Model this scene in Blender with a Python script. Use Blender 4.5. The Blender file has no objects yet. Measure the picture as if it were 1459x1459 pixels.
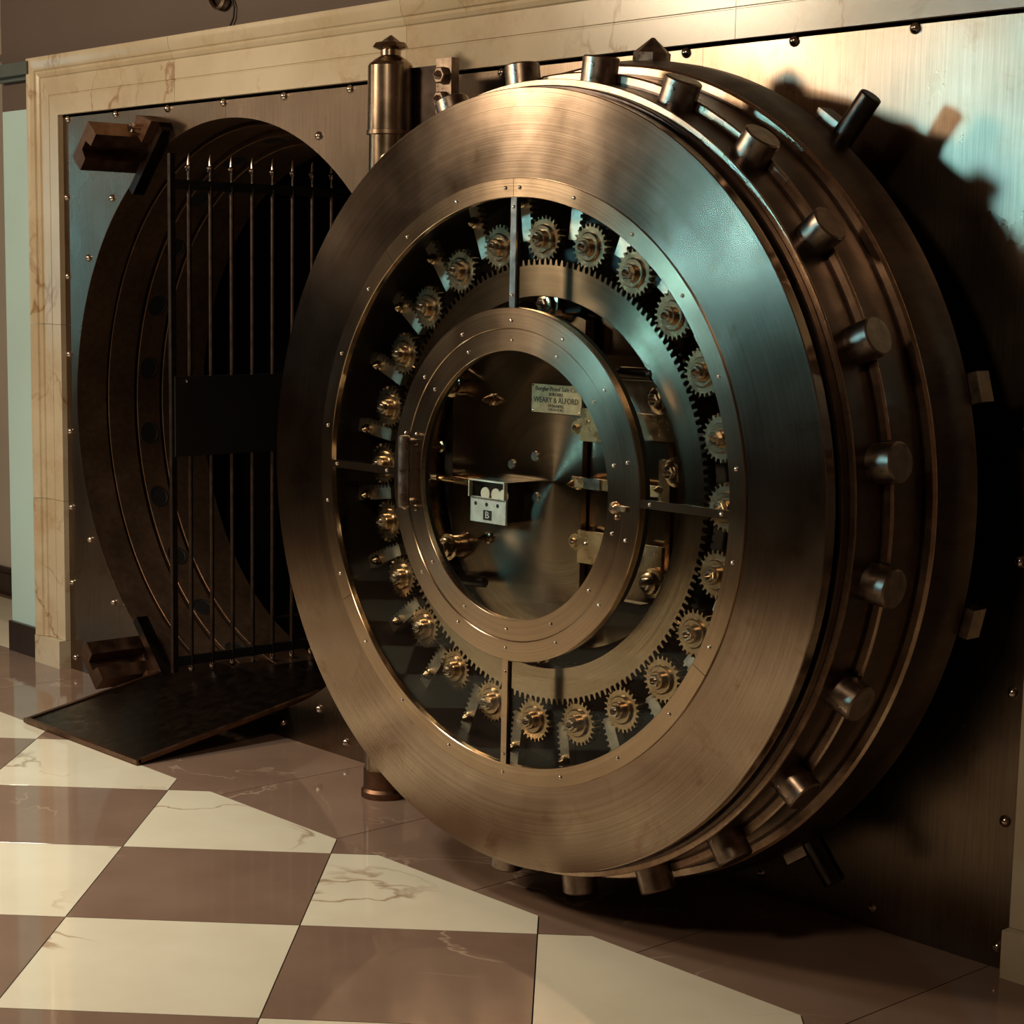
import bpy, bmesh, math, random
from mathutils import Vector, Matrix
random.seed(7)
PI = math.pi
C = bpy.context.scene.collection
scn = bpy.context.scene

# ------------------------------------------------------------------ camera
cam_d = bpy.data.cameras.new('camera'); cam = bpy.data.objects.new('camera', cam_d); C.objects.link(cam)
F_PX, CX, CY = 2650.34, 656.24, 783.71
YAW, PITCH, ROLL = -0.84547, 0.143262, 0.0154295
fw = Vector((math.sin(YAW)*math.cos(PITCH), math.cos(YAW)*math.cos(PITCH), -math.sin(PITCH)))
rt = Vector((math.cos(YAW), -math.sin(YAW), 0)); up = rt.cross(fw)
r2 = rt*math.cos(ROLL) + up*math.sin(ROLL); u2 = -rt*math.sin(ROLL) + up*math.cos(ROLL)
M = Matrix((r2, u2, -fw)).transposed().to_4x4(); M.translation = Vector((6.7535, -3.8295, 1.6169))
cam.matrix_world = M
cam_d.sensor_width = 36; cam_d.lens = F_PX/1459*36
cam_d.shift_x = (729.5-CX)/1459; cam_d.shift_y = (CY-729.5)/1459
cam_d.clip_start = .05
scn.camera = cam

# ------------------------------------------------------------------ light
scn.view_settings.view_transform = 'Standard'; scn.view_settings.look = 'None'
scn.view_settings.gamma = 1; scn.view_settings.exposure = 0.0
w = bpy.data.worlds.new('world'); scn.world = w; w.use_nodes = True
w.node_tree.nodes['Background'].inputs[0].default_value = (.035, .028, .024, 1)
w.node_tree.nodes['Background'].inputs[1].default_value = 0.5

def area(name, loc, aim, size, sy, power, col, spread=180):
    d = bpy.data.lights.new(name, 'AREA'); d.shape = 'RECTANGLE'; d.size = size; d.size_y = sy
    d.energy = power; d.color = col; d.spread = math.radians(spread)
    o = bpy.data.objects.new(name, d); C.objects.link(o); o.location = loc
    o.rotation_euler = (Vector(aim)-Vector(loc)).to_track_quat('-Z', 'Y').to_euler()
    return o
WARM = (1.0, .77, .52); TEAL = (.36, .86, 1.0)
area('ceiling_lamp_warm', (.0, -4.0, 3.3), (2.2, -1, .6), .6, .6, 128, WARM)
area('ceiling_lamp_right', (4.6, -4.0, 3.4), (2.5, -1.2, 0), .4, .4, 35, WARM)
area('floor_fill', (1.5, -2.5, 3.4), (1.5, -2.5, 0), .5, .5, 45, (1.0, .95, .80), 110)  # fill light added above the tiles to brighten the floor
area('warm_fill_left', (-5.3, -4.7, 2.9), (1, -.5, 1.8), 1.3, 1.0, 15, WARM)  # invented warm light, added so the left plate reflects brighter
area('teal_spot_front', (.3, -7.6, 3.05), (3.55, -.6, 1.55), .6, .6, 2.5, TEAL, 15)  # unseen teal spotlight, beam narrowed onto the door to spare the lower plate
area('window_light_left', (-5.3, -3.0, 1.9), (.4, -.4, 1.2), .22, 1.5, 6, TEAL)

# ------------------------------------------------------------------ materials
def nm(name):
    m = bpy.data.materials.new(name); m.use_nodes = True
    return m, m.node_tree, m.node_tree.nodes['Principled BSDF']
def node(nt, t, **kw):
    n = nt.nodes.new(t)
    for k, v in kw.items(): setattr(n, k, v)
    return n
def ramp(nt, fac, stops):
    r = node(nt, 'ShaderNodeValToRGB'); nt.links.new(fac, r.inputs[0]); e = r.color_ramp.elements
    while len(e) < len(stops): e.new(.5)
    for i, (p, c) in enumerate(stops): e[i].position = p; e[i].color = (*c, 1) if len(c) == 3 else c
    return r
def mixc(nt, fac, a, b, mode='MIX'):
    n = node(nt, 'ShaderNodeMix', data_type='RGBA', blend_type=mode)
    if isinstance(fac, (int, float)): n.inputs[0].default_value = fac
    else: nt.links.new(fac, n.inputs[0])
    for s, v in ((6, a), (7, b)):
        if isinstance(v, tuple): n.inputs[s].default_value = (*v, 1)
        else: nt.links.new(v, n.inputs[s])
    return n.outputs[2]

def metal(name, c1, c2, rough=.3, rv=.1, aniso=0.0, kind=None, scale=3.0, bump=.02, stain=None, metallic=1.0, grain=(1,1,1)):
    """patinated metal; kind='disc': turned grooves round the local y axis (tangent vector real), kind='v': vertical brushing"""
    m, nt, b = nm(name); L = nt.links.new
    tc = node(nt, 'ShaderNodeTexCoord'); ob = tc.outputs['Object']
    n1 = node(nt, 'ShaderNodeTexNoise'); n1.inputs['Scale'].default_value = scale; n1.inputs['Detail'].default_value = 6; n1.inputs['Roughness'].default_value = .6
    L(ob, n1.inputs['Vector'])
    cr = ramp(nt, n1.outputs['Fac'], [(.35, c1), (.68, c2)])
    col = cr.outputs[0]
    if stain:
        n3 = node(nt, 'ShaderNodeTexNoise'); n3.inputs['Scale'].default_value = 9; n3.inputs['Detail'].default_value = 9; n3.inputs['Roughness'].default_value = .7
        n3.inputs['Distortion'].default_value = .8; L(ob, n3.inputs['Vector'])
        sr = ramp(nt, n3.outputs['Fac'], [(.55, (0,0,0)), (.72, (.7,.7,.7))])
        col = mixc(nt, sr.outputs[0], col, stain)
    # fine brushing
    sep = node(nt, 'ShaderNodeSeparateXYZ'); L(ob, sep.inputs[0])
    g = node(nt, 'ShaderNodeTexNoise'); g.inputs['Detail'].default_value = 2
    if kind == 'disc':
        cmb = node(nt, 'ShaderNodeCombineXYZ'); L(sep.outputs[0], cmb.inputs[0]); L(sep.outputs[2], cmb.inputs[1])
        ln = node(nt, 'ShaderNodeVectorMath', operation='LENGTH'); L(cmb.outputs[0], ln.inputs[0])
        c2n = node(nt, 'ShaderNodeCombineXYZ'); mu = node(nt, 'ShaderNodeMath', operation='MULTIPLY'); mu.inputs[1].default_value = 260
        L(ln.outputs['Value'], mu.inputs[0]); L(mu.outputs[0], c2n.inputs[0]); L(c2n.outputs[0], g.inputs['Vector']); g.inputs['Scale'].default_value = 1
        # slow variation along the groove
        vm = node(nt, 'ShaderNodeVectorMath', operation='SCALE'); vm.inputs[3].default_value = 2; L(ob, vm.inputs[0])
        ad = node(nt, 'ShaderNodeVectorMath', operation='ADD'); L(c2n.outputs[0], ad.inputs[0]); L(vm.outputs[0], ad.inputs[1]); L(ad.outputs[0], g.inputs['Vector'])
        tg = node(nt, 'ShaderNodeCombineXYZ'); L(sep.outputs[0], tg.inputs[0]); L(sep.outputs[2], tg.inputs[2])
        vt = node(nt, 'ShaderNodeVectorTransform', vector_type='VECTOR', convert_from='OBJECT', convert_to='WORLD'); L(tg.outputs[0], vt.inputs[0])
        nz = node(nt, 'ShaderNodeVectorMath', operation='NORMALIZE'); L(vt.outputs[0], nz.inputs[0])
        L(nz.outputs[0], b.inputs['Tangent']); b.inputs['Anisotropic'].default_value = aniso
    else:
        mp = node(nt, 'ShaderNodeMapping'); mp.inputs['Scale'].default_value = (160, 160, 5) if kind == 'v' else (40*grain[0], 40*grain[1], 40*grain[2])
        L(ob, mp.inputs[0]); L(mp.outputs[0], g.inputs['Vector']); g.inputs['Scale'].default_value = 1
        if kind == 'v' and aniso:
            tg = node(nt, 'ShaderNodeCombineXYZ'); tg.inputs[0].default_value = 1
            L(tg.outputs[0], b.inputs['Tangent']); b.inputs['Anisotropic'].default_value = aniso
    gr = ramp(nt, g.outputs['Fac'], [(.3, (.82,.82,.82)), (.7, (1.08,1.08,1.08))])
    col = mixc(nt, 1.0, col, gr.outputs[0], 'MULTIPLY')
    L(col, b.inputs['Base Color'])
    n2 = node(nt, 'ShaderNodeTexNoise'); n2.inputs['Scale'].default_value = scale*2.3; n2.inputs['Detail'].default_value = 8; L(ob, n2.inputs['Vector'])
    mr = node(nt, 'ShaderNodeMapRange'); mr.inputs[1].default_value = .3; mr.inputs[2].default_value = .7
    mr.inputs[3].default_value = max(.03, rough-rv); mr.inputs[4].default_value = rough+rv; L(n2.outputs['Fac'], mr.inputs[0]); L(mr.outputs[0], b.inputs['Roughness'])
    b.inputs['Metallic'].default_value = metallic
    if bump:
        bp = node(nt, 'ShaderNodeBump'); bp.inputs['Strength'].default_value = bump*4; bp.inputs['Distance'].default_value = .002
        L(g.outputs['Fac'], bp.inputs['Height']); L(bp.outputs[0], b.inputs['Normal'])
    return m

def plain(name, col, rough=.6, var=.12, scale=6, metallic=0.0, bump=0.0):
    m, nt, b = nm(name); L = nt.links.new
    tc = node(nt, 'ShaderNodeTexCoord'); n = node(nt, 'ShaderNodeTexNoise'); n.inputs['Scale'].default_value = scale; n.inputs['Detail'].default_value = 5
    L(tc.outputs['Object'], n.inputs['Vector'])
    r = ramp(nt, n.outputs['Fac'], [(.3, tuple(c*(1-var) for c in col)), (.7, tuple(min(1, c*(1+var)) for c in col))])
    L(r.outputs[0], b.inputs['Base Color']); b.inputs['Roughness'].default_value = rough; b.inputs['Metallic'].default_value = metallic
    if bump:
        bp = node(nt, 'ShaderNodeBump'); bp.inputs['Strength'].default_value = bump; bp.inputs['Distance'].default_value = .003
        L(n.outputs['Fac'], bp.inputs['Height']); L(bp.outputs[0], b.inputs['Normal'])
    return m

def marble(name, base, dark, vein, rough=.07, vs=1.6, vw=.025, stainy=False):
    m, nt, b = nm(name); L = nt.links.new
    tc = node(nt, 'ShaderNodeTexCoord'); oi = node(nt, 'ShaderNodeObjectInfo')
    off = node(nt, 'ShaderNodeVectorMath', operation='SCALE'); off.inputs[3].default_value = 37.0
    cb = node(nt, 'ShaderNodeCombineXYZ'); 
    for i in range(3): L(oi.outputs['Random'], cb.inputs[i])
    L(cb.outputs[0], off.inputs[0]); ad = node(nt, 'ShaderNodeVectorMath', operation='ADD'); L(tc.outputs['Object'], ad.inputs[0]); L(off.outputs[0], ad.inputs[1])
    n = node(nt, 'ShaderNodeTexNoise'); n.inputs['Scale'].default_value = 4; n.inputs['Detail'].default_value = 8; L(ad.outputs[0], n.inputs['Vector'])
    r = ramp(nt, n.outputs['Fac'], [(.3, dark), (.65, base)])
    v = node(nt, 'ShaderNodeTexNoise'); v.inputs['Scale'].default_value = vs; v.inputs['Detail'].default_value = 5; v.inputs['Distortion'].default_value = .5; L(ad.outputs[0], v.inputs['Vector'])
    vr = ramp(nt, v.outputs['Fac'], [(.5-vw, (0,0,0)), (.5, (1,1,1)), (.5+vw, (0,0,0))])
    k = node(nt, 'ShaderNodeTexNoise'); k.inputs['Scale'].default_value = 2.2; k.inputs['Detail'].default_value = 1; L(ad.outputs[0], k.inputs['Vector'])
    kr = ramp(nt, k.outputs['Fac'], [(.5, (0,0,0)), (.66, (1,1,1))])
    f = node(nt, 'ShaderNodeMath', operation='MULTIPLY'); L(vr.outputs[0], f.inputs[0]); L(kr.outputs[0], f.inputs[1])
    col = mixc(nt, f.outputs[0], r.outputs[0], vein)
    if stainy:
        s = node(nt, 'ShaderNodeTexNoise'); s.inputs['Scale'].default_value = 2.5; s.inputs['Detail'].default_value = 10; s.inputs['Roughness'].default_value = .75
        L(ad.outputs[0], s.inputs['Vector'])
        sr = ramp(nt, s.outputs['Fac'], [(.52, (0,0,0)), (.75, (.7,.7,.7))])
        col = mixc(nt, sr.outputs[0], col, (.40, .22, .085))
    L(col, b.inputs['Base Color']); b.inputs['Roughness'].default_value = rough
    return m

def glass(name):
    m, nt, b = nm(name); nt.nodes.remove(b); L = nt.links.new
    out = nt.nodes['Material Output']; t = node(nt, 'ShaderNodeBsdfTransparent'); t.inputs[0].default_value = (.93,.95,.93,1)
    g = node(nt, 'ShaderNodeBsdfGlossy'); g.inputs['Roughness'].default_value = .02
    ge = node(nt, 'ShaderNodeNewGeometry'); dt = node(nt, 'ShaderNodeVectorMath', operation='DOT_PRODUCT'); L(ge.outputs['Normal'], dt.inputs[0]); L(ge.outputs['Incoming'], dt.inputs[1])
    ab = node(nt, 'ShaderNodeMath', operation='ABSOLUTE'); L(dt.outputs['Value'], ab.inputs[0])
    om = node(nt, 'ShaderNodeMath', operation='SUBTRACT'); om.inputs[0].default_value = 1; L(ab.outputs[0], om.inputs[1])
    pw = node(nt, 'ShaderNodeMath', operation='POWER'); pw.inputs[1].default_value = 5; L(om.outputs[0], pw.inputs[0])
    ma = node(nt, 'ShaderNodeMath', operation='MULTIPLY_ADD'); ma.inputs[1].default_value = .97; ma.inputs[2].default_value = .009; L(pw.outputs[0], ma.inputs[0])
    mx = node(nt, 'ShaderNodeMixShader'); L(ma.outputs[0], mx.inputs[0]); L(t.outputs[0], mx.inputs[1]); L(g.outputs[0], mx.inputs[2]); L(mx.outputs[0], out.inputs[0])
    return m

FACE = metal('brushed_face_steel', (.32,.235,.17), (.44,.345,.265), .19, .04, .70, 'disc', 2.2, .01, stain=(.24,.13,.075))
TRIM = metal('bronze_trim', (.44,.33,.22), (.53,.40,.28), .22, .04, .7, 'disc', 3, .01)
RINGG = metal('ring_gear_steel', (.42,.31,.225), (.54,.42,.31), .20, .04, .8, 'disc', 3, .01)
SPUN = metal('spun_plate_steel', (.34,.25,.18), (.42,.32,.24), .19, .03, .88, 'disc', 2, .008)
RIM = metal('dark_rim_steel', (.085,.06,.05), (.155,.11,.088), .36, .1, 0, None, 4, .02, stain=(.07,.04,.03), grain=(1,.3,1))
RIMLINE = metal('worn_rim_edge', (.50,.36,.25), (.6,.45,.33), .28, .05, 0, None, 5, 0)
BOLTM = metal('bolt_steel', (.25,.19,.155), (.36,.28,.22), .33, .08, 0, None, 20, .02)
PLATE = metal('wall_plate_steel', (.20,.15,.112), (.31,.237,.177), .30, .05, 0, 'v', 1.6, .008, stain=(.22,.14,.085))
RIVET = metal('rivet_steel', (.55,.48,.42), (.7,.62,.55), .18, .05, 0, None, 30, 0)
SILVER = metal('nickel_silver', (.62,.58,.52), (.74,.70,.64), .22, .05, 0, None, 20, .01)
NAMEP = metal('nameplate_bronze', (.46,.26,.14), (.58,.34,.19), .42, .04, 0, None, 20, 0)
NICKEL = metal('satin_nickel', (.74,.70,.62), (.82,.78,.70), .5, .04, 0, None, 20, 0)
BARSTEEL = metal('bolt_bar_steel', (.60,.52,.42), (.70,.62,.52), .5, .05, 0, None, 20, .01)
BRASS = metal('brass', (.64,.38,.19), (.74,.48,.26), .28, .06, 0, None, 14, .01)
BRASSD = metal('aged_brass_gear', (.42,.29,.18), (.56,.41,.27), .24, .05, 0, None, 25, .01)
BLACKM = metal('blackened_steel', (.035,.028,.025), (.07,.05,.042), .35, .1, 0, None, 8, .01)
BROWNM = metal('brown_iron', (.16,.085,.052), (.24,.135,.085), .42, .1, 0, None, 8, .02)
JAMB = metal('jamb_bronze', (.19,.12,.08), (.28,.18,.12), .40, .08, 0, None, 2.5, .01, metallic=.88)
POSTM = metal('post_bronze_steel', (.38,.29,.21), (.5,.40,.30), .24, .05, 0, 'v', 5, .01)
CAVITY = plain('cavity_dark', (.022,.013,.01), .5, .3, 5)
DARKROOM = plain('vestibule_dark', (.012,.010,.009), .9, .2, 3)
BARM = metal('gate_bar_steel', (.06,.042,.034), (.10,.07,.055), .45, .06, 0, None, 10, 0)
GATEBLK = plain('gate_black_paint', (.008,.007,.007), .5, .2, 5)
RAMPM = metal('ramp_dark_steel', (.05,.038,.03), (.09,.065,.05), .34, .09, 0, None, 12, .02)
TAUPE = plain('taupe_wall_paint', (.115,.085,.07), .7, .06, 2)
PALE = plain('pale_teal_lit_wall_paint', (.50,.74,.76), .6, .04, 2)  # pale paint, with the teal light falling on the stub mixed into its colour
GREYW = plain('grey_wall_paint', (.46,.41,.36), .7, .05, 2)
BASEB = plain('dark_baseboard', (.028,.016,.011), .35, .2, 8)
RAILM = plain('grey_green_rail', (.09,.11,.10), .4, .1, 8)
CREAM = marble('cream_floor_marble', (.80,.77,.63), (.74,.70,.56), (.40,.30,.20), .06, 1.5, .012)
BROWN = marble('brown_floor_marble', (.25,.170,.130), (.21,.138,.104), (.50,.38,.29), .06, 1.8, .008)
SURR = marble('surround_marble', (.62,.55,.41), (.53,.45,.31), (.33,.20,.10), .22, 3.5, .02, True)
GROUT = plain('grout_dark', (.03,.02,.015), .8, .1, 8)
GLASS = glass('mechanism_glass')
INK = plain('engraved_ink', (.03,.015,.008), .6, .1, 10)
BLK = plain('black_rubber', (.006,.006,.006), .6, .1, 8)
DIALW = plain('dial_ivory', (.75,.70,.58), .4, .05, 20)

LOBBY = plain('lobby_wall_brown', (.235,.135,.095), .7, .06, 2)

# ------------------------------------------------------------------ mesh helpers
class MB:
    def __init__(s): s.v = []; s.f = []
    def add(s, vs, fs):
        o = len(s.v); s.v += [tuple(v) for v in vs]; s.f += [tuple(i+o for i in f) for f in fs]; return s
    def box(s, c, d, rot=None):
        vs = []
        for x in (-.5, .5):
            for y in (-.5, .5):
                for z in (-.5, .5):
                    p = Vector((x*d[0], y*d[1], z*d[2]))
                    if rot is not None: p = rot @ p
                    vs.append(p+Vector(c))
        return s.add(vs, [(0,1,3,2), (4,6,7,5), (0,4,5,1), (2,3,7,6), (0,2,6,4), (1,5,7,3)])
    def frame(s, p0, p1):
        a = (Vector(p1)-Vector(p0)).normalized(); t = Vector((0,0,1)) if abs(a.z) < .9 else Vector((1,0,0))
        u = a.cross(t).normalized(); return a, u, a.cross(u)
    def prof(s, p0, p1, pts, n=24, ph=0.0, cap=True):
        """surface of revolution on axis p0->p1; pts = (t in metres along axis, radius)"""
        p0 = Vector(p0); a, u, v = s.frame(p0, p1); vs = []; fs = []
        for t, r in pts:
            for k in range(n):
                q = ph+2*PI*k/n; vs.append(p0+a*t+u*(r*math.cos(q))+v*(r*math.sin(q)))
        for i in range(len(pts)-1):
            for k in range(n): fs.append((i*n+k, i*n+(k+1) % n, (i+1)*n+(k+1) % n, (i+1)*n+k))
        if cap:
            fs.append(tuple(range(n))[::-1]); fs.append(tuple((len(pts)-1)*n+k for k in range(n)))
        return s.add(vs, fs)
    def cyl(s, p0, p1, r, n=24, bev=0):
        l = (Vector(p1)-Vector(p0)).length
        pts = [(0, r), (l, r)] if not bev else [(0, r-bev), (bev, r), (l-bev, r), (l, r-bev)]
        return s.prof(p0, p1, pts, n)
    def lathe(s, pts, a0=0., a1=2*PI, n=96, close=True):
        """pts = (r, y) closed loop, turned about the y axis; x=r cos, z=r sin"""
        full = abs(a1-a0-2*PI) < 1e-6; m = n if full else n+1; k = len(pts); vs = []; fs = []
        for i in range(m):
            q = a0+(a1-a0)*i/n
            for r, y in pts: vs.append((r*math.cos(q), y, r*math.sin(q)))
        for i in range(n):
            j = (i+1) % m
            for t in range(k if close else k-1):
                fs.append((i*k+t, i*k+(t+1) % k, j*k+(t+1) % k, j*k+t))
        if not full and close: fs.append(tuple(range(k))); fs.append(tuple((m-1)*k+t for t in range(k))[::-1])
        return s.add(vs, fs)
    def ring(s, r0, r1, y0, y1, n=96, a0=0., a1=2*PI, bev=.0015):
        b = bev
        return s.lathe([(r0, y1), (r0, y0+b), (r0+b, y0), (r1-b, y0), (r1, y0+b), (r1, y1)], a0, a1, n)
    def poly(s, pts, y0, y1):
        """polygon in x,z extruded in y"""
        n = len(pts); vs = [(x, y0, z) for x, z in pts]+[(x, y1, z) for x, z in pts]
        return s.add(vs, [tuple(range(n)), tuple(range(2*n-1, n-1, -1))]+[(i, (i+1) % n, n+(i+1) % n, n+i) for i in range(n)])
    def build(s, name, mat, parent=None, loc=(0,0,0), rot=None, smooth=30, kind=None, label=None):
        me = bpy.data.meshes.new(name); me.from_pydata(s.v, [], s.f)
        bm = bmesh.new(); bm.from_mesh(me); bmesh.ops.recalc_face_normals(bm, faces=bm.faces); bm.to_mesh(me); bm.free()
        me.materials.append(mat)
        if smooth:
            for p in me.polygons: p.use_smooth = True
            me.set_sharp_from_angle(angle=math.radians(smooth))
        o = bpy.data.objects.new(name, me); C.objects.link(o); o.location = loc
        if rot is not None: o.rotation_euler = rot
        if parent: o.parent = parent
        if kind: o['kind'] = kind
        if label: o['label'] = label
        return o
def thing(name, label, cat, loc=(0,0,0), rz=0, group=None):
    o = bpy.data.objects.new(name, None); C.objects.link(o); o.location = loc; o.rotation_euler = (0,0,rz)
    o.empty_display_size = .1; o['label'] = label; o['category'] = cat
    if group: o['group'] = group
    return o
def copy(o, loc=None, parent=None, rot=None):
    c = o.copy(); C.objects.link(c)
    if parent is not None: c.parent = parent
    if loc is not None: c.location = loc
    if rot is not None: c.rotation_euler = rot
    for ch in o.children:
        d = ch.copy(); C.objects.link(d); d.parent = c
    return c

W, H, OX, OZ, OR = 4.446, 2.25, 1.148, 1.111, 1.0637

# ------------------------------------------------------------------ setting: floor
fl = MB().box((1.5, -3.0, -.035), (13, 13, .05)).build('floor', GROUT, kind='structure', smooth=0)
TS, TOX, TOY = .6011, .98635, -.69953; c45 = math.sqrt(.5); BORD = -.6037
def clip(poly, a, b, c):            # keep a*x+b*y<=c
    out = []
    for i in range(len(poly)):
        p, q = poly[i], poly[(i+1) % len(poly)]; dp = a*p[0]+b*p[1]-c; dq = a*q[0]+b*q[1]-c
        if dp <= 0: out.append(p)
        if dp*dq < 0:
            t = dp/(dp-dq); out.append((p[0]+(q[0]-p[0])*t, p[1]+(q[1]-p[1])*t))
    return out
def tile(poly, mat, name='floor_tile', rz=0):
    cx = sum(p[0] for p in poly)/len(poly); cy = sum(p[1] for p in poly)/len(poly); n = len(poly)
    b = .0003; v = [(p[0]-cx, p[1]-cy, -.012) for p in poly]+[(p[0]-cx, p[1]-cy, -b) for p in poly]
    v += [((p[0]-cx)*(1-b/.25), (p[1]-cy)*(1-b/.25), 0) for p in poly]
    f = [tuple(range(2*n, 3*n))]+[(k*n+i, k*n+(i+1) % n, (k+1)*n+(i+1) % n, (k+1)*n+i) for k in range(2) for i in range(n)]
    return MB().add(v, f).build(name, mat, fl, loc=(cx, cy, .0), smooth=0)
g = .0016
protos = {}
for i in range(-9, 14):
    for j in range(-9, 14):
        def P(a, b_): return (TOX+TS*c45*(a+b_), TOY+TS*c45*(a-b_))
        cx, cy = P(i+.5, j+.5)
        if cx < -3.6 or cx > 7.2 or cy < -4.6 or cy > BORD+.45: continue
        q = g/TS; poly = [P(i+q, j+q), P(i+1-q, j+q), P(i+1-q, j+1-q), P(i+q, j+1-q)]
        mat = CREAM if (i+j) % 2 == 0 else BROWN
        whole = max(p[1] for p in poly) < BORD
        if whole:
            if mat.name in protos: copy(protos[mat.name], loc=(cx, cy, 0))
            else: protos[mat.name] = tile(poly, mat); protos[mat.name].location = (cx, cy, 0)
        else:
            poly = clip(poly, 0, 1, BORD-.001)
            if len(poly) > 2 and min(p[1] for p in poly) < BORD-.02: tile(poly, mat)
xs = [4.385+.6*k for k in range(-14, 5)]
for a, b_ in zip(xs[:-1], xs[1:]):
    tile([(a+g, BORD+.001), (b_-g, BORD+.001), (b_-g, -.001), (a+g, -.001)], BROWN)
for a in range(5):                      # the far corner of floor left of the vault
    x1 = -.47-.6*a
    for k in range(5):
        tile([(x1-.6+g, .6*k+.002), (x1-g, .6*k+.002), (x1-g, .6*k+.597), (x1-.6+g, .6*k+.597)], CREAM if k == 0 else BROWN)

# ------------------------------------------------------------------ setting: walls
MB().box((-.345, .015, 2.85), (.31, .03, 1.12)).box((4.0, .015, 2.87), (8.38, .03, 1.26)).build('wall_back', TAUPE, kind='structure', smooth=0)
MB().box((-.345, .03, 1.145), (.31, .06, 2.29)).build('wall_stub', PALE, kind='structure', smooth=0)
MB().box((6.35, .03, 1.13), (3.5, .06, 2.26)).build('wall_right', TAUPE, kind='structure', smooth=0)
MB().box((-3.0, .72, 1.75), (5.2, .1, 3.5)).box((-.55, .38, 1.75), (.1, .6, 3.5)).build('wall_left', GREYW, kind='structure', smooth=0)
MB().poly([(-.5, 0), (-.2, 0), (-.2, .118), (-.205, .13), (-.5, .13)], -.018, 0).build('baseboard_left', BASEB, kind='structure', smooth=0)
MB().box((-3.0, .655, .055), (4.8, .03, .11)).box((-3.0, .66, .125), (4.8, .02, .03)).build('baseboard_far', BASEB, kind='structure', smooth=0)
MB().box((-.33, -.03, 2.445), (.30, .06, .05)).box((-.34, -.015, 2.412), (.28, .03, .018)).build('trim_2', RAILM, kind='structure', smooth=0)
MB().box((-3.0, .62, 2.72), (4.8, .10, .12)).build('trim_3', GREYW, kind='structure', smooth=0)
# the rest of the lobby, behind the camera
MB().box((1.5, -3.2, 3.55), (14, 13, .1)).build('ceiling', LOBBY, kind='structure', smooth=0)
MB().box((1.5, -9.3, 1.75), (14, .1, 3.6)).build('wall_front', LOBBY, kind='structure', smooth=0)
MB().box((8.2, -3.2, 1.75), (.1, 13, 3.6)).build('wall_far_right', LOBBY, kind='structure', smooth=0)
MB().box((-5.5, -3.2, 1.75), (.1, 13, 3.6)).build('wall_far_left', LOBBY, kind='structure', smooth=0)
# dark vestibule behind the opening
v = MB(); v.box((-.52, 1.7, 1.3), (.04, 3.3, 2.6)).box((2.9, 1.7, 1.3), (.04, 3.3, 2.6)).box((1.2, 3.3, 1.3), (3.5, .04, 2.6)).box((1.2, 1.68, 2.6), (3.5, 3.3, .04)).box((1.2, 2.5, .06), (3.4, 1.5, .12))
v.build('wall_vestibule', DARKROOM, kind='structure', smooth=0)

# marble surround: swept moulded profile in slabs
surr = MB().box((W/2, .012, H+.1), (W+.3, .02, .18)).build('trim_1', SURR, kind='structure', smooth=0)
prof = [(0, 0), (0, .023), (.075, .023), (.077, .019), (.080, .019), (.082, .023), (.150, .023), (.154, .030), (.166, .036), (.176, .034), (.180, .042), (.200, .050), (.222, .052), (.230, .052), (.230, -.02)]
def slab(p0, p1, outd, wscale, m0=0, m1=0, ext=0):
    """profile swept p0->p1 (x,z); outd = outward dir; m = mitre factor at each end"""
    p0 = Vector((p0[0], 0, p0[1])); p1 = Vector((p1[0], 0, p1[1])); d = (p1-p0).normalized(); o = Vector((outd[0], 0, outd[1])); vs = []
    for P0, mm in ((p0, -m0), (p1, m1)):
        for u, h in prof: vs.append(P0+o*(u*wscale)+d*(mm*u)+Vector((0, -h, 0)))
    n = len(prof); return MB().add(vs, [(i, i+1, n+i+1, n+i) for i in range(n-1)]+[tuple(range(n)), tuple(range(2*n-1, n-1, -1))])
tx = [0, .85, 2.17, 3.5, W]; lw = .20/.23
for i in range(4):
    a, b_ = tx[i]+(.0008 if i else 0), tx[i+1]-(.0008 if i < 3 else 0)
    slab((a, H), (b_, H), (0, 1), 1, lw if i == 0 else 0, lw if i == 3 else 0).build('marble_slab', SURR, surr, smooth=20)
for side, x in ((-1, 0), (1, W)):
    zs = [.118, .70, 1.42, H]
    for k in range(3):
        a, b_ = zs[k]+.0008, zs[k+1]-(.0008 if k < 2 else 0)
        slab((x, a), (x, b_), (side, 0), lw, 0, 1 if k == 2 else 0).build('marble_slab', SURR, surr, smooth=20)
    x0, x1 = sorted((x, x+side*.205))
    MB().box(((x0+x1)/2, -.025, .059), (x1-x0, .056, .117)).build('marble_plinth', SURR, surr, smooth=0)

# small round fitting on the upper wall
rf = thing('wall_fitting', 'small dark round fitting on the taupe wall above the marble surround', 'fitting', (1.138, 0, 2.60))
MB().prof((0, 0, 0), (0, -1, 0), [(0, .055), (.01, .055), (.02, .045)], 32).build('base', BLACKM, rf)
MB().lathe([(.038, -.03), (.045, -.038), (.052, -.03), (.045, -.02)], n=32).build('ring', BOLTM, rf)
cb = MB(); pts = [(.06, -.008, -.02), (.075, -.01, -.05), (.07, -.01, -.085), (.05, -.01, -.11)]
for a, b_ in zip(pts[:-1], pts[1:]): cb.cyl(a, b_, .0035, 8)
cb.build('cable', BLK, rf)

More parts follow.
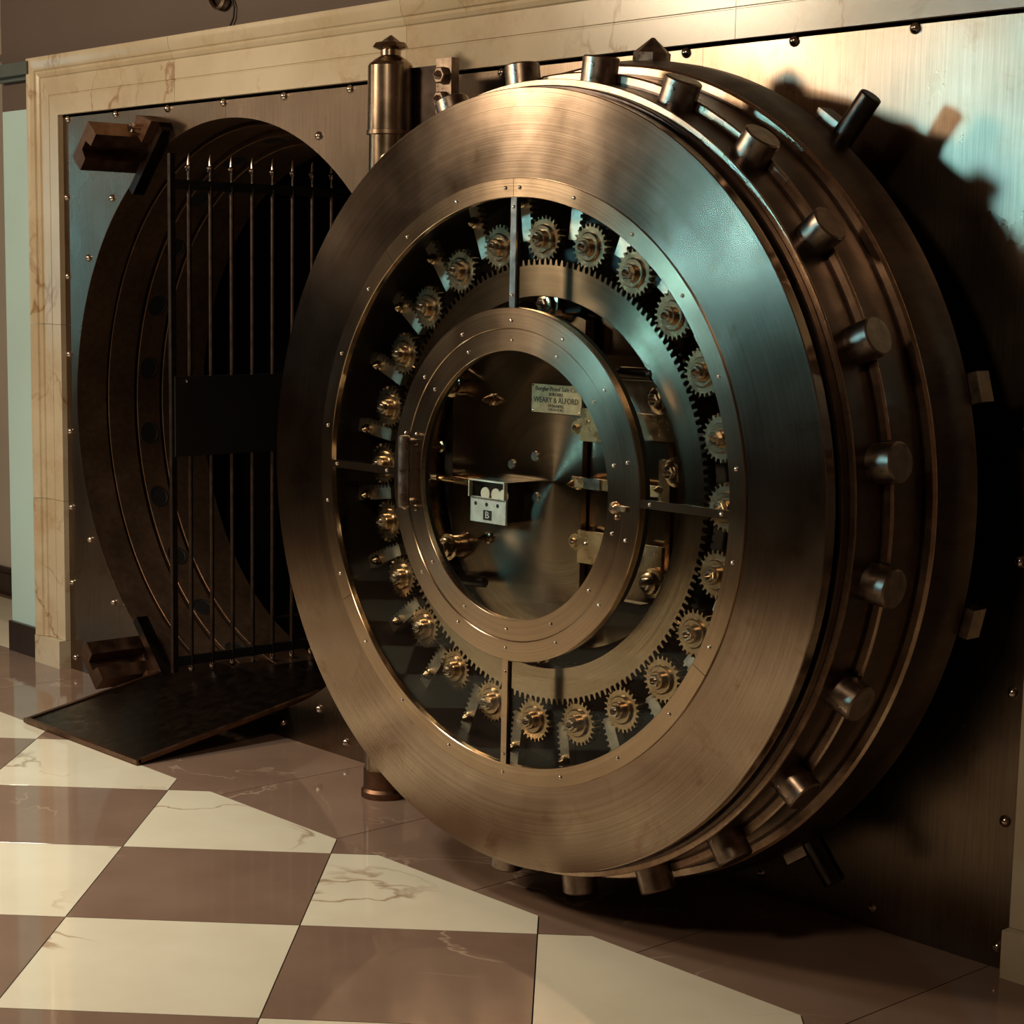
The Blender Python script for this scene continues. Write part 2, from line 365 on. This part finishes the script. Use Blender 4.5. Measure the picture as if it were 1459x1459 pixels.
# ------------------------------------------------------------------ vault front plate
vf = thing('vault_front', 'riveted brushed steel vault front with a round doorway, framed in marble', 'vault wall', (0, 0, 0))
def arc(a0, a1, r=OR+.004, n=64): return [(OX+r*math.cos(a0+(a1-a0)*i/n), OZ+r*math.sin(a0+(a1-a0)*i/n)) for i in range(n+1)]
e = .0006
t0 = PI/2; 
Lp = [(0.0, .0), (1.145-e, .0)]+arc(-PI/2-.0035, -PI*1.5+.0035)+[(1.145-e, H), (0, H)]
MB().poly(Lp, 0, .02).build('plate_panel', PLATE, vf, smooth=0)
Mp = [(1.145+e, 0), (3.372-e, 0), (3.372-e, H), (1.145+e, H)]+arc(PI/2+.0022, -PI/2-.0022)
MB().poly(Mp, 0, .02).build('plate_panel', PLATE, vf, smooth=0)
MB().poly([(3.372+e, 0), (W, 0), (W, H), (3.372+e, H)], 0, .02).build('plate_panel', PLATE, vf, smooth=0)
rv = MB().prof((0, 0, 0), (0, -1, 0), [(0, .0145), (.004, .014), (.009, .0105), (.012, .006), (.0135, .001)], 14)
rv0 = rv.build('rivet', RIVET, vf, smooth=50)
spots = []
for k in range(13): spots += [(.042+k*.3635, 2.232), (.042+k*.3635, .052)]
for k in range(1, 7): spots += [(.025, .052+k*.3125), (4.405, .052+k*.3125)]
for a in (134, 149, 209.5, 224.5, 61, 46, -46, -60): spots.append((OX+1.12*math.cos(math.radians(a)), OZ+1.12*math.sin(math.radians(a))))
spots = [s for s in spots if math.hypot(s[0]-OX, s[1]-OZ) > OR+.02]
for i, (x, z) in enumerate(spots):
    if i == 0: rv0.location = (x, 0, z)
    else: copy(rv0, loc=(x, 0, z))
for r0, y0, y1, mt in ((OR+.003, .0, .135, JAMB), (1.048, .135, .255, JAMB), (1.022, .255, .36, JAMB), (.998, .36, .56, JAMB)):
    MB().lathe([(r0, y0+.001), (r0, y1), (r0+.06, y1), (r0+.06, y0+.022), (r0+.004, y0+.022), (r0+.004, y0)], n=128).build('jamb_ring', mt, vf, loc=(OX, 0, OZ))
s0 = None
for k in range(24):
    a = math.radians(7.5+15*k); u = Vector((math.cos(a), 0, math.sin(a)))
    c0 = u*1.0215
    if s0 is None:
        s0 = MB().prof((0, 0, 0), (-1, 0, 0), [(0, .045), (.002, .045), (.002, .038), (.0005, .036)], 24).build('bolt_socket', BLK, vf)
        ss = s0
    else: ss = copy(s0)
    ss.location = (OX+c0.x, .305, OZ+c0.z); ss.rotation_euler = (0, -a, 0)

# ------------------------------------------------------------------ pressure lugs on the wall plate
def lug(name, label, x, z, ang, flip):
    """U-shaped block standing out of the wall beside the doorway, a bar along the doorway edge and a pin"""
    t = thing(name, label, 'lug', (x, 0, z))
    R = Matrix.Rotation(ang, 4, 'Y')
    def tr(pts): return [((p[0]*math.cos(ang)-p[1]*math.sin(ang)), (p[0]*math.sin(ang)+p[1]*math.cos(ang))) for p in pts]
    s = flip
    pr = [(-.085, -.028*s), (-.085, .045*s), (.085, .045*s), (.085, -.028*s), (.03, -.028*s), (.02, .012*s), (-.02, .012*s), (-.03, -.028*s)]
    MB().poly(tr(pr), -.25, -.012).build('block', BROWNM, t, smooth=0)
    b = MB().poly(tr([(-.12, -.11*s), (-.12, -.075*s), (.19, -.075*s), (.19, -.11*s)]), -.05, .0)
    b.build('edge_bar', BLACKM, t, smooth=0)
    b = MB().poly(tr([(.10, -.075*s), (.10, .0), (.15, .02*s), (.20, -.075*s)]), -.085, -.0)
    b.build('wedge', BROWNM, t, smooth=0)
    q = tr([(.12, -.02*s)])[0]
    MB().cyl((q[0], 0, q[1]), (q[0], -.12, q[1]), .018, 16, .003).build('pin', RIVET, t)
    return t
lug('wall_lug', 'brown forked iron lug on the steel plate at the doorway upper left', .60, 2.085, math.radians(47), 1)
lug('wall_lug', 'brown iron forked lug near the floor at the lower left of the doorway', .60, .145, math.radians(-47), -1)

# ------------------------------------------------------------------ ramp
rp = thing('entry_ramp', 'dark steel ramp plate with a brown edge leading up into the vault doorway', 'ramp', (1.135, -.615, 0))
RL = .76; zt = .145
rm = MB(); a0 = .006; x0, x1 = -.375, .38
v8 = [(x0, 0, 0), (x1, 0, 0), (x1, RL, zt-.012), (x0, RL, zt-.012), (x0, 0, .014), (x1, 0, .014), (x1, RL, zt+.004), (x0, RL, zt+.004)]
fc = [(0,1,2,3), (4,7,6,5), (0,4,5,1), (1,5,6,2), (2,6,7,3), (3,7,4,0)]
rm.add(v8, fc).build('ramp_plate', RAMPM, rp, smooth=0)
def sl(y): return .014+(zt-.01)*y/RL
for (a, b_) in (((x0, 0), (x1, 0)), ((x0, 0), (x0, RL)), ((x1, 0), (x1, RL))):
    m_ = MB(); hw = .009
    if a[1] == b_[1]: m_.box((.0025, 0, .012), (x1-x0+.018, .018, .016))
    else:
        vs = []
        for yy in (0, RL):
            for dx in (-hw, hw):
                for dz in (-.004, .009): vs.append((a[0]+dx, yy, sl(yy)+dz-.004))
        m_.add(vs, [(0,1,3,2), (4,6,7,5), (0,4,5,1), (2,3,7,6), (0,2,6,4), (1,5,7,3)])
    m_.build('edge_strip', BROWNM, rp, smooth=0)
sill = MB().box((0, 1.55, .065), (1.0, 1.5, .13)).build('threshold', RAMPM, rp, smooth=0)

# ------------------------------------------------------------------ day gate
GX = .93
dg = thing('day_gate', 'dark barred inner gate with pointed finials, standing open in the vault doorway', 'gate', (GX, -.09, .150))
MB().box((0, 0, .955), (.018, .022, 1.91)).build('end_post', BARM, dg, smooth=0)
MB().box((0, .95, .955), (.018, .022, 1.91)).build('end_post', BARM, dg, smooth=0)
for z in (1.80, .04): MB().box((0, .475, z), (.014, .93, .035)).build('rail', GATEBLK, dg, smooth=0)
MB().box((0, .30, .96), (.035, .60, .295)).build('lock_case', GATEBLK, dg, smooth=0)
MB().prof((.017, .05, 1.09), (1, .05, 1.09), [(0, .008), (.006, .007), (.009, .003)], 12).build('lock_screw', RIVET, dg)
bar0 = MB().cyl((0, 0, .0), (0, 0, 1.80), .0085, 10).build('bar', BARM, dg, loc=(0, .075, 0))
fin = MB().prof((0, 0, 1.795), (0, 0, 3), [(0, .006), (.055, .006), (.056, .011), (.064, .012), (.066, .016), (.072, .016), (.078, .009), (.105, .006), (.118, .001)], 12)
fin.build('finial', RIVET, bar0, smooth=40)
pd = MB().prof((0, 0, .02), (0, 0, -1), [(0, .008), (.012, .012), (.022, .010), (.03, .002)], 12); pd.build('foot_knob', RIVET, bar0)
for k in range(1, 10): copy(bar0, loc=(0, .075+.0935*k, 0))

ig = thing('inner_grille', 'fixed brown-lit barred grille further back inside the dark vault doorway', 'grille', (1.35, 1.15, .1305))
for k in range(12): MB().cyl((-.4+k*.085, 0, 0), (-.4+k*.085, 0, 1.9), .007, 8).build('bar', BARM, ig)
MB().box((0.1, 0, 1.9), (1.2, .02, .04)).build('rail', GATEBLK, ig, smooth=0)
MB().box((.15, -.03, 1.02), (.05, .04, 2.04)).build('centre_post', BROWNM, ig, smooth=0)
MB().box((0.1, 0, .05), (1.2, .02, .04)).build('rail', GATEBLK, ig, smooth=0)

# ------------------------------------------------------------------ hinge post
hp = thing('hinge_post', 'tall round bronze-toned steel hinge post with a faceted cap left of the round door', 'hinge', (2.31, -.2, 0))
MB().prof((0, 0, 2.065), (0, 0, 3), [(0, .069), (.188, .069), (.197, .063)], 40).build('upper_barrel', POSTM, hp)
MB().prof((0, 0, 2.052), (0, 0, 3), [(0, .072), (.012, .072)], 40).build('collar', RIMLINE, hp)
MB().prof((0, 0, 1.80), (0, 0, 3), [(0, .060), (.004, .064), (.252, .064)], 40).build('lower_barrel', POSTM, hp)
MB().prof((0, 0, .09), (0, 0, 3), [(0, .062), (.296, .062), (.30, .058)], 40).build('lower_barrel', POSTM, hp)
MB().box((.03, .180, 1.10), (.10, .03, 2.10)).box((.02, .11, .25), (.09, .12, .14)).box((.02, .11, 1.90), (.09, .12, .12)).build('wall_spine', BROWNM, hp, smooth=0)
MB().prof((0, 0, 0), (0, 0, 3), [(0, .072), (.02, .072), (.03, .065), (.09, .065)], 40).build('foot', BROWNM, hp)
MB().prof((0, 0, 2.262), (0, 0, 3), [(0, .060), (.010, .050), (.018, .036), (.022, .031), (.038, .031), (.042, .036)], 32).build('neck', POSTM, hp)
MB().prof((0, 0, 2.302), (0, 0, 3), [(0, .038), (.006, .057), (.019, .047), (.023, .030), (.042, .003)], 8, ph=PI/8).build('cap', POSTM, hp, smooth=0)
br = MB().box((.12, .065, 2.155), (.13, .06, .185)).build('hinge_arm', BLACKM, hp, smooth=0)
MB().box((.205, .048, 2.165), (.068, .030, .20)).build('wall_bracket', BOLTM, hp, smooth=0)
for z in (2.215, 2.145):
    hb = MB().prof((.206, .033, z), (.206, -1, z), [(0, .026), (.018, .026), (.022, .022)], 6).build('hex_bolt', BOLTM, hp, smooth=0)
    MB().prof((.206, .012, z), (.206, -1, z), [(0, .013), (.006, .013), (.02, .002)], 16).build('stud_tip', RIVET, hb)
for z in (.55, 1.67):
    MB().box((.60, .075, z), (1.15, .06, .13)).build('crane_arm', BLACKM, hp, smooth=0)

# ------------------------------------------------------------------ vault door
TH = .013353; FX, FY, FZ = 3.35876, -.66002, 1.11105
door = thing('vault_door', 'huge round steel vault door swung wide open, its glazed inner face showing bolt gears', 'vault door', (FX, FY, 0), TH)
OC = (0, 0, FZ)
def dpart(mb, name, mat, parent=None, smooth=30, label=None, loc=OC):
    if parent is None: return mb.build(name, mat, door, loc=loc, smooth=smooth, label=label)
    return mb.build(name, mat, parent, loc=(0, 0, 0), smooth=smooth, label=label)
N = 192
dpart(MB().ring(.755, .976, 0, .030, N, bev=.002), 'face_ring', FACE)
dpart(MB().ring(.76, .966, .030, .045, N), 'groove_ring', BLACKM)
dpart(MB().ring(.76, .984, .045, .070, N, bev=.003), 'front_lip', RIM)
body = MB().lathe([(.80, .070), (.990, .070), (.999, .073), (.999, .168), (.80, .168)], n=N); dpart(body, 'body_ring', RIM, label='dark band the locking bolts come through')
dpart(MB().lathe([(.985, .0685), (.9985, .0685), (1.0, .0715), (1.0, .0735), (.985, .0735)], n=N), 'edge_line', RIMLINE)
dpart(MB().lathe([(.80, .168), (1.018, .168), (1.024, .172), (1.024, .288), (.80, .288)], n=N), 'body_ring', RIM)
# worn shoulder between each pair of bolts
for k in range(24):
    a0, a1 = math.radians(7.5+15*k+2.7), math.radians(7.5+15*k+12.3)
    dpart(MB().lathe([(1.005, .1655), (1.021, .1655), (1.0255, .1695), (1.0255, .1725), (1.005, .1725)], a0, a1, 10), 'edge_line', RIMLINE)
dpart(MB().lathe([(.80, .288), (1.046, .288), (1.052, .293), (1.066, .34), (1.071, .37), (1.071, .425), (1.066, .43), (.5, .43), (.5, .40), (.80, .40)], n=N), 'outer_flange', RIM)
dpart(MB().lathe([(1.03, .286), (1.047, .286), (1.0535, .292), (1.0535, .295), (1.03, .295)], n=N), 'edge_line', RIMLINE)
dpart(MB().prof((0, .445, 0), (0, .40, 0), [(0, .55), (.045, .55)], 96), 'back_plate', BLACKM)
# radial locking bolts
lb = MB().prof((.93, 0, 0), (2, 0, 0), [(0, .045), (.128, .045), (.132, .041)], 32)
first = None
for k in range(24):
    a = math.radians(7.5+15*k)
    if first is None: first = dpart(lb, 'locking_bolt', BOLTM); o = first
    else: o = copy(first)
    o.location = (0, .150, FZ); o.rotation_euler = (0, -a, 0)
# short lugs on the back of the flange
for a in (56, 15.5, -13, 116, -56, 200, 160):
    q = math.radians(a); R_ = Matrix.Rotation(-q, 3, 'Y')
    dpart(MB().box(R_ @ Vector((1.04, .455, 0)), (.11, .05, .07), R_), 'flange_lug', BOLTM, smooth=0)
q = math.radians(86); u = Vector((math.cos(q), 0, math.sin(q)))
dpart(MB().prof(u*1.05+Vector((0, .40, 0)), u*2+Vector((0, .40, 0)), [(0, .048), (.040, .048), (.078, .004)], 8), 'cone_nut', BOLTM, smooth=0)
for a in (53.2, -53.2):
    q = math.radians(a); u = Vector((math.cos(q), 0, math.sin(q)))
    dpart(MB().cyl(u*1.03+Vector((0, .45, 0)), u*1.185+Vector((0, .46, 0)), .028, 20, .003), 'flange_pin', BLACKM)

# bezel (trim ring) in segments round the glazing
seams = [90, -29.5, -150, 129.5]
sg = sorted(seams, reverse=True)
for i in range(4):
    hi = sg[i]; lo = sg[(i+1) % 4] - (360 if i == 3 else 0)
    dpart(MB().ring(.713, .760, -.005, .012, max(12, int((hi-lo)/2)), math.radians(lo+.06), math.radians(hi-.06), bev=.0015), 'trim_segment', TRIM)
scr = MB().prof((0, .001, 0), (0, -1, 0), [(0, .0052), (.003, .0048), (.0048, .0025), (.005, .0004)], 10)
sc0 = scr.build('screw', RIVET, door, smooth=60)
def screw(r, deg, y, r_=[0]):
    a = math.radians(deg); l = (r*math.cos(a), y, FZ+r*math.sin(a))
    if r_[0] == 0: sc0.location = l; r_[0] = 1
    else: copy(sc0, loc=l)
for k in range(22):
    if k: screw(.7365, 90+k*360/22, -.005)
screw(.7365, 92.2, -.005); screw(.7365, 88.3, -.005)
for k in range(14): screw(.413, 90+k*360/14, -.004); screw(.365, 90+k*360/14, -.001)
# strips over the joints of the glass
for a in (0, 90, 180, 270):
    q = math.radians(a); R_ = Matrix.Rotation(-q, 3, 'Y')
    dpart(MB().box(R_ @ Vector((.579, .0, 0)), (.275, .006, .020), R_), 'joint_strip', SILVER if a in (90,) else TRIM, smooth=0)
    dpart(MB().box(R_ @ Vector((.579, .012, 0)), (.275, .012, .008), R_), 'joint_seal', BLK, smooth=0)
    screw(.69, a, -.003); screw(.475, a, -.003)
for k in range(4):
    a0 = math.radians(90*k+.3); a1 = math.radians(90*k+89.7)
    dpart(MB().lathe([(.440, .006), (.72, .006), (.72, .010), (.440, .010)], a0, a1, 24), 'glass_pane', GLASS, smooth=0)
# hinged centre window
win = dpart(MB().ring(.393, .445, -.004, .016, 128, bev=.002), 'window_frame', TRIM)
dpart(MB().ring(.3386, .3925, -.001, .016, 128, bev=.001), 'window_bead', TRIM, win)
dpart(MB().ring(.345, .443, .016, .034, 128), 'gasket', BLK, win)
dpart(MB().prof((0, .005, 0), (0, .009, 0), [(0, .345), (.004, .345)], 96), 'window_glass', GLASS, win)
hd = MB().prof((-.372, -.030, -.088), (-.372, -.030, 1), [(0, .012), (.004, .016), (.186, .016), (.190, .012)], 20)
hd.box((-.372, -.014, .085), (.040, .024, .012)); hd.box((-.372, -.014, -.075), (.040, .024, .012))
dpart(hd, 'handle', BOLTM, win, label='vertical steel pull handle')
for z in (.106, -.094):
    for x in (-.396, -.352):
        dpart(MB().prof((x, -.004, z), (x, -1, z), [(0, .005), (.003, .004), (.005, .001)], 10), 'screw', RIVET, win)
cl = MB().prof((.362, -.001, -.018), (.362, -1, -.018), [(0, .014), (.006, .014), (.012, .006)], 16); cl.box((.382, -.006, -.018), (.05, .010, .012)); cl.prof((.372, -.001, -.040), (.372, -1, -.040), [(0, .007), (.005, .006), (.008, .001)], 12)
dpart(cl, 'window_catch', BRASSD, win)

# cavity
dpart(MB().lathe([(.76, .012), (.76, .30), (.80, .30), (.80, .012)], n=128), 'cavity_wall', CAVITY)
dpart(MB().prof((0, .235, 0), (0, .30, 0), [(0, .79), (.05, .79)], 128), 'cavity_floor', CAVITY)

# big ring gear and the small pinions round it
def gearpts(rr, rt_, n, ph=0, duty=.5):
    p = []
    for k in range(n):
        b0 = 2*PI*k/n+ph; s = 2*PI/n
        for f, r in ((0, rr), (.22, rr), (.38, rt_), (.58, rt_), (.74, rr)): p.append((r*math.cos(b0+s*f), r*math.sin(b0+s*f)))
    return p
def gear(rr, rt_, rin, n, y0, y1, ph=0):
    out = gearpts(rr, rt_, n, ph); m = len(out); vs = []; fs = []
    inn = [(rin*x/math.hypot(x, z), rin*z/math.hypot(x, z)) for x, z in out]
    for P_, y in ((inn, y0), (out, y0), (out, y1), (inn, y1)): vs += [(x, y, z) for x, z in P_]
    for i in range(m):
        j = (i+1) % m
        for a in range(4):
            b_ = (a+1) % 4; fs.append((a*m+i, a*m+j, b_*m+j, b_*m+i))
    return MB().add(vs, fs)
rg = dpart(gear(.551, .566, .474, 180, .100, .130), 'ring_gear', RINGG, smooth=25, label='large polished ring gear')
dpart(MB().ring(.474, .50, .130, .205, 128), 'inner_band', BRASSD, rg)
pg = gear(.049, .058, .014, 24, .103, .128)
p0 = dpart(pg, 'pinion', BRASSD, smooth=25)
nt_ = MB().prof((0, .104, 0), (0, -1, 0), [(0, .036), (.006, .036), (.009, .033), (.009, .022), (.020, .022), (.022, .020)], 28)
nt_.build('hub', BRASSD, p0)
MB().prof((0, .084, 0), (0, -1, 0), [(0, .016), (.009, .016), (.011, .014)], 6).build('hex_nut', RIVET, p0, smooth=0)
MB().prof((0, .074, 0), (0, -1, 0), [(0, .0085), (.005, .0085), (.014, .001)], 14).build('stud_tip', RIVET, p0)
for k in range(24):
    a = math.radians(15*k); o = p0 if k == 0 else copy(p0)
    o.location = (.6155*math.cos(a), 0, FZ+.6155*math.sin(a)); o.rotation_euler = (0, -a+.13*(k % 2), 0)
# toothed bolt bars between the pinions
rb = MB(); L0, L1 = .617, .80; n = 12
pts = [(L0, .018), (L0, -.014)]
for k in range(n):
    u0 = L0+(L1-L0)*k/n; s = (L1-L0)/n; pts += [(u0+s*.25, -.014), (u0+s*.4, -.022), (u0+s*.6, -.022), (u0+s*.75, -.014)]
pts += [(L1, -.014), (L1, .018)]
rb.poly(pts, .127, .150)
b0 = dpart(rb, 'bolt_bar', BARSTEEL, smooth=0)
MB().prof((.715, .127, .004), (.715, -1, .004), [(0, .015), (.010, .015), (.012, .011), (.02, .011), (.028, .003)], 16).build('cap_nut', BRASSD, b0)
for k in range(24):
    a = math.radians(7.5+15*k); o = b0 if k == 0 else copy(b0)
    o.location = OC; o.rotation_euler = (0, -a, 0)
# support rollers inside the ring gear
r0_ = MB().prof((0, .16, 0), (0, -1, 0), [(0, .030), (.03, .030), (.032, .036), (.038, .036), (.04, .028), (.052, .026), (.055, .020)], 28)
ro = dpart(r0_, 'support_roller', BRASSD)
MB().prof((0, .106, 0), (0, -1, 0), [(0, .016), (.010, .016), (.012, .013)], 6).build('hex_nut', RIVET, ro, smooth=0)
MB().prof((0, .095, 0), (0, -1, 0), [(0, .009), (.005, .009), (.015, .001)], 14).build('stud_tip', RIVET, ro)
for k, (x, z) in enumerate([(0, .4535), (.385, .235), (.375, -.21), (0, -.44), (-.365, -.207), (-.36, .235), (.44, .066)]):
    o = ro if k == 0 else copy(ro)
    o.location = (x, 0, FZ+z)

# centre work: spun plates, lock box, nameplate, links
def dplate(r, xl, xr, y0, y1, n=96):
    pts = []
    for k in range(n):
        a = 2*PI*k/n; x, z = r*math.cos(a), r*math.sin(a); x = min(max(x, xl), xr); pts.append((x, z))
    out = [pts[0]]
    for p_ in pts[1:]:
        if (p_[0]-out[-1][0])**2+(p_[1]-out[-1][1])**2 > 1e-9: out.append(p_)
    return MB().poly(out, y0, y1)
dpart(dplate(.435, -.435, .435, .205, .215), 'rear_disc', SPUN, smooth=0)
cp = dpart(dplate(.430, -.385, .102, .155, .185), 'centre_plate', SPUN, smooth=0, label='spun-finished steel centre plate')
dpart(MB().poly([(.108, -.33), (.30, -.33), (.36, -.2), (.37, .2), (.30, .33), (.108, .33)], .180, .20), 'side_plate', SPUN, smooth=0)

np_ = dpart(MB().box((.010, .152, .2135), (.178, .004, .072)), 'nameplate', NAMEP, smooth=0, label='brass maker nameplate with dark lettering')
def text(s, x, z, y, size, parent, mat, sx=1.0, name='lettering'):
    cu = bpy.data.curves.new(name, 'FONT'); cu.body = s; cu.size = size; cu.extrude = .0004; cu.align_x = 'CENTER'; cu.align_y = 'CENTER'; cu.resolution_u = 2
    to = bpy.data.objects.new('tmp', cu); C.objects.link(to); dg_ = bpy.context.evaluated_depsgraph_get()
    me = bpy.data.meshes.new_from_object(to.evaluated_get(dg_)); bpy.data.objects.remove(to)
    me.transform(Matrix.Translation((x, y, z)) @ Matrix.Rotation(PI/2, 4, 'X') @ Matrix.Diagonal((sx, 1, 1, 1)))
    me.materials.clear(); me.materials.append(mat)
    o = bpy.data.objects.new(name, me); C.objects.link(o); o.parent = parent; return o
for s_, z_, sz, sx in (('Burglar Proof Safe Co.', .2385, .0165, 1.0), ('BUILDERS.', .2245, .0115, 1.0), ('WEARY & ALFORD', .2095, .0205, .93), ('DESIGNERS,', .1955, .0105, 1.05), ('CHICAGO, ILL.', .186, .0085, 1.0)):
    text(s_, .010, z_, .1493, sz, np_, INK, sx)
for x in (-.074, .094):
    for z in (.182, .246): dpart(MB().prof((x, .1505, z), (x, -1, z), [(0, .0035), (.002, .003), (.003, .001)], 8), 'screw', RIVET, np_)

# lock box on the centre plate
lb_ = dpart(MB().box((-.170, .125, -.060), (.132, .062, .105)), 'lock_box', BLACKM, smooth=0, label='small lock box with silver front and two ivory dials')
fr_ = MB().poly([(-.238, -.118), (-.104, -.118), (-.104, -.052), (-.238, -.052)], .088, .095)
for bx in (((-.171, .086, -.0075), (.136, .012, .004)), ((-.2375, .086, -.03), (.004, .012, .045)), ((-.1045, .086, -.03), (.004, .012, .045))): fr_.box(*bx)
fr_.build('front_plate', NICKEL, lb_, smooth=0)
for x in (-.186, -.146, -.116): MB().prof((x, .094, -.042), (x, -1, -.042), [(0, .0165), (.003, .0165)], 28).build('dial', DIALW, lb_)
tk = MB()
for k in range(26): tk.box((-.232+k*.0049, .0875, -.0555), (.0018, .001, .005))
tk.build('scale_marks', INK, lb_, smooth=0)
for x in (-.218, -.176, -.134): MB().prof((x, .0885, -.070), (x, -1, -.070), [(0, .0055), (.001, .0055)], 14).build('keyhole', BLK, lb_)
nb = MB().box((-.172, .0875, -.098), (.032, .001, .026)).build('number_window', BLK, lb_, smooth=0)
text('B', -.172, -.098, .0862, .026, lb_, NICKEL, 1.1)
dpart(MB().cyl((-.46, .115, -.020), (-.30, .115, -.021), .006, 12).cyl((-.375, .115, -.0205), (-.23, .115, -.021), .0095, 14), 'drive_shaft', BRASS)
dpart(MB().prof((-.45, .115, -.02), (0, .115, -.02), [(0, .012), (.02, .016), (.03, .010), (.05, .012), (.055, .012)], 14).prof((-.452, .11, -.055), (-.452, .11, 0), [(0, .004), (.01, .008), (.03, .005)], 10), 'shaft_coupling', BRASSD)
# conical studs on the centre plate
st = MB().prof((0, .156, 0), (0, -1, 0), [(0, .016), (.008, .016), (.010, .011), (.024, .010), (.044, .001)], 20)
s_ = dpart(st, 'conical_stud', BRASSD)
for k, (x, z) in enumerate([(-.228, .199), (-.43, .060), (-.235, -.169), (.093, .006), (.30, .166), (.313, -.161), (.382, .018)]):
    o = s_ if k == 0 else copy(s_); o.location = (x, 0, FZ+z)
sd = dpart(MB().prof((0, .156, 0), (0, -1, 0), [(0, .013), (.004, .013), (.006, .011)], 20), 'slotted_screw', SILVER)
for k, (x, z) in enumerate([(-.152, .034), (-.066, .062), (-.06, -.045)]):
    o = sd if k == 0 else copy(sd); o.location = (x, 0, FZ+z)
# brass blocks and link bars on the right
for zc, sgn in ((.157, 1), (-.151, -1)):
    bb = dpart(MB().box((.155, .145, zc), (.095, .012, .082)), 'brass_block', BRASS, smooth=0)
    tb = MB().prof((.090, .150, zc-.010*sgn), (.090, -1, zc-.010*sgn), [(0, .018), (.006, .018)], 20).box((.106, .147, zc-.005*sgn), (.03, .006, .034))
    tb.build('ear', BRASS, bb)
    MB().prof((.088, .144, zc-.010*sgn), (.088, -1, zc-.010*sgn), [(0, .008), (.006, .008), (.012, .003)], 12).build('screw', RIVET, bb)
    MB().prof((.137, .139, zc+.008), (.137, -1, zc+.008), [(0, .006), (.004, .006), (.006, .003)], 12).build('rivet', RIVET, bb)
dpart(MB().box((.245, .135, .012), (.31, .010, .026)), 'link_bar', BRASS, smooth=0)
dpart(MB().box((.165, .128, .012), (.055, .008, .027)), 'link_clamp', SILVER, smooth=0)
dpart(MB().poly([(.24, .275), (.36, .275), (.405, .205), (.40, .195), (.30, .185)], .14, .155), 'cover_plate', SILVER, smooth=0)
dpart(MB().cyl((.20, .11, .293), (.30, .11, .293), .009, 14).cyl((.27, .11, .293), (.375, .11, .293), .016, 18, .002), 'spring_rod', BLACKM)
dpart(MB().cyl((-.36, .11, -.29), (-.30, .11, -.288), .009, 14).cyl((-.31, .11, -.288), (-.20, .11, -.282), .014, 18, .002), 'spring_rod', BLACKM)
dpart(MB().box((.31, .12, -.276), (.095, .03, .026)), 'stop_block', BLACKM, smooth=0)
dpart(MB().box((.36, .14, .165), (.125, .012, .062)), 'bearing_plate', BRASSD, smooth=0)
dpart(MB().box((.345, .14, -.155), (.10, .012, .066)), 'bearing_plate', BRASSD, smooth=0)
dpart(MB().box((.40, .14, .04), (.035, .02, .10)), 'bearing_plate', BRASSD, smooth=0)
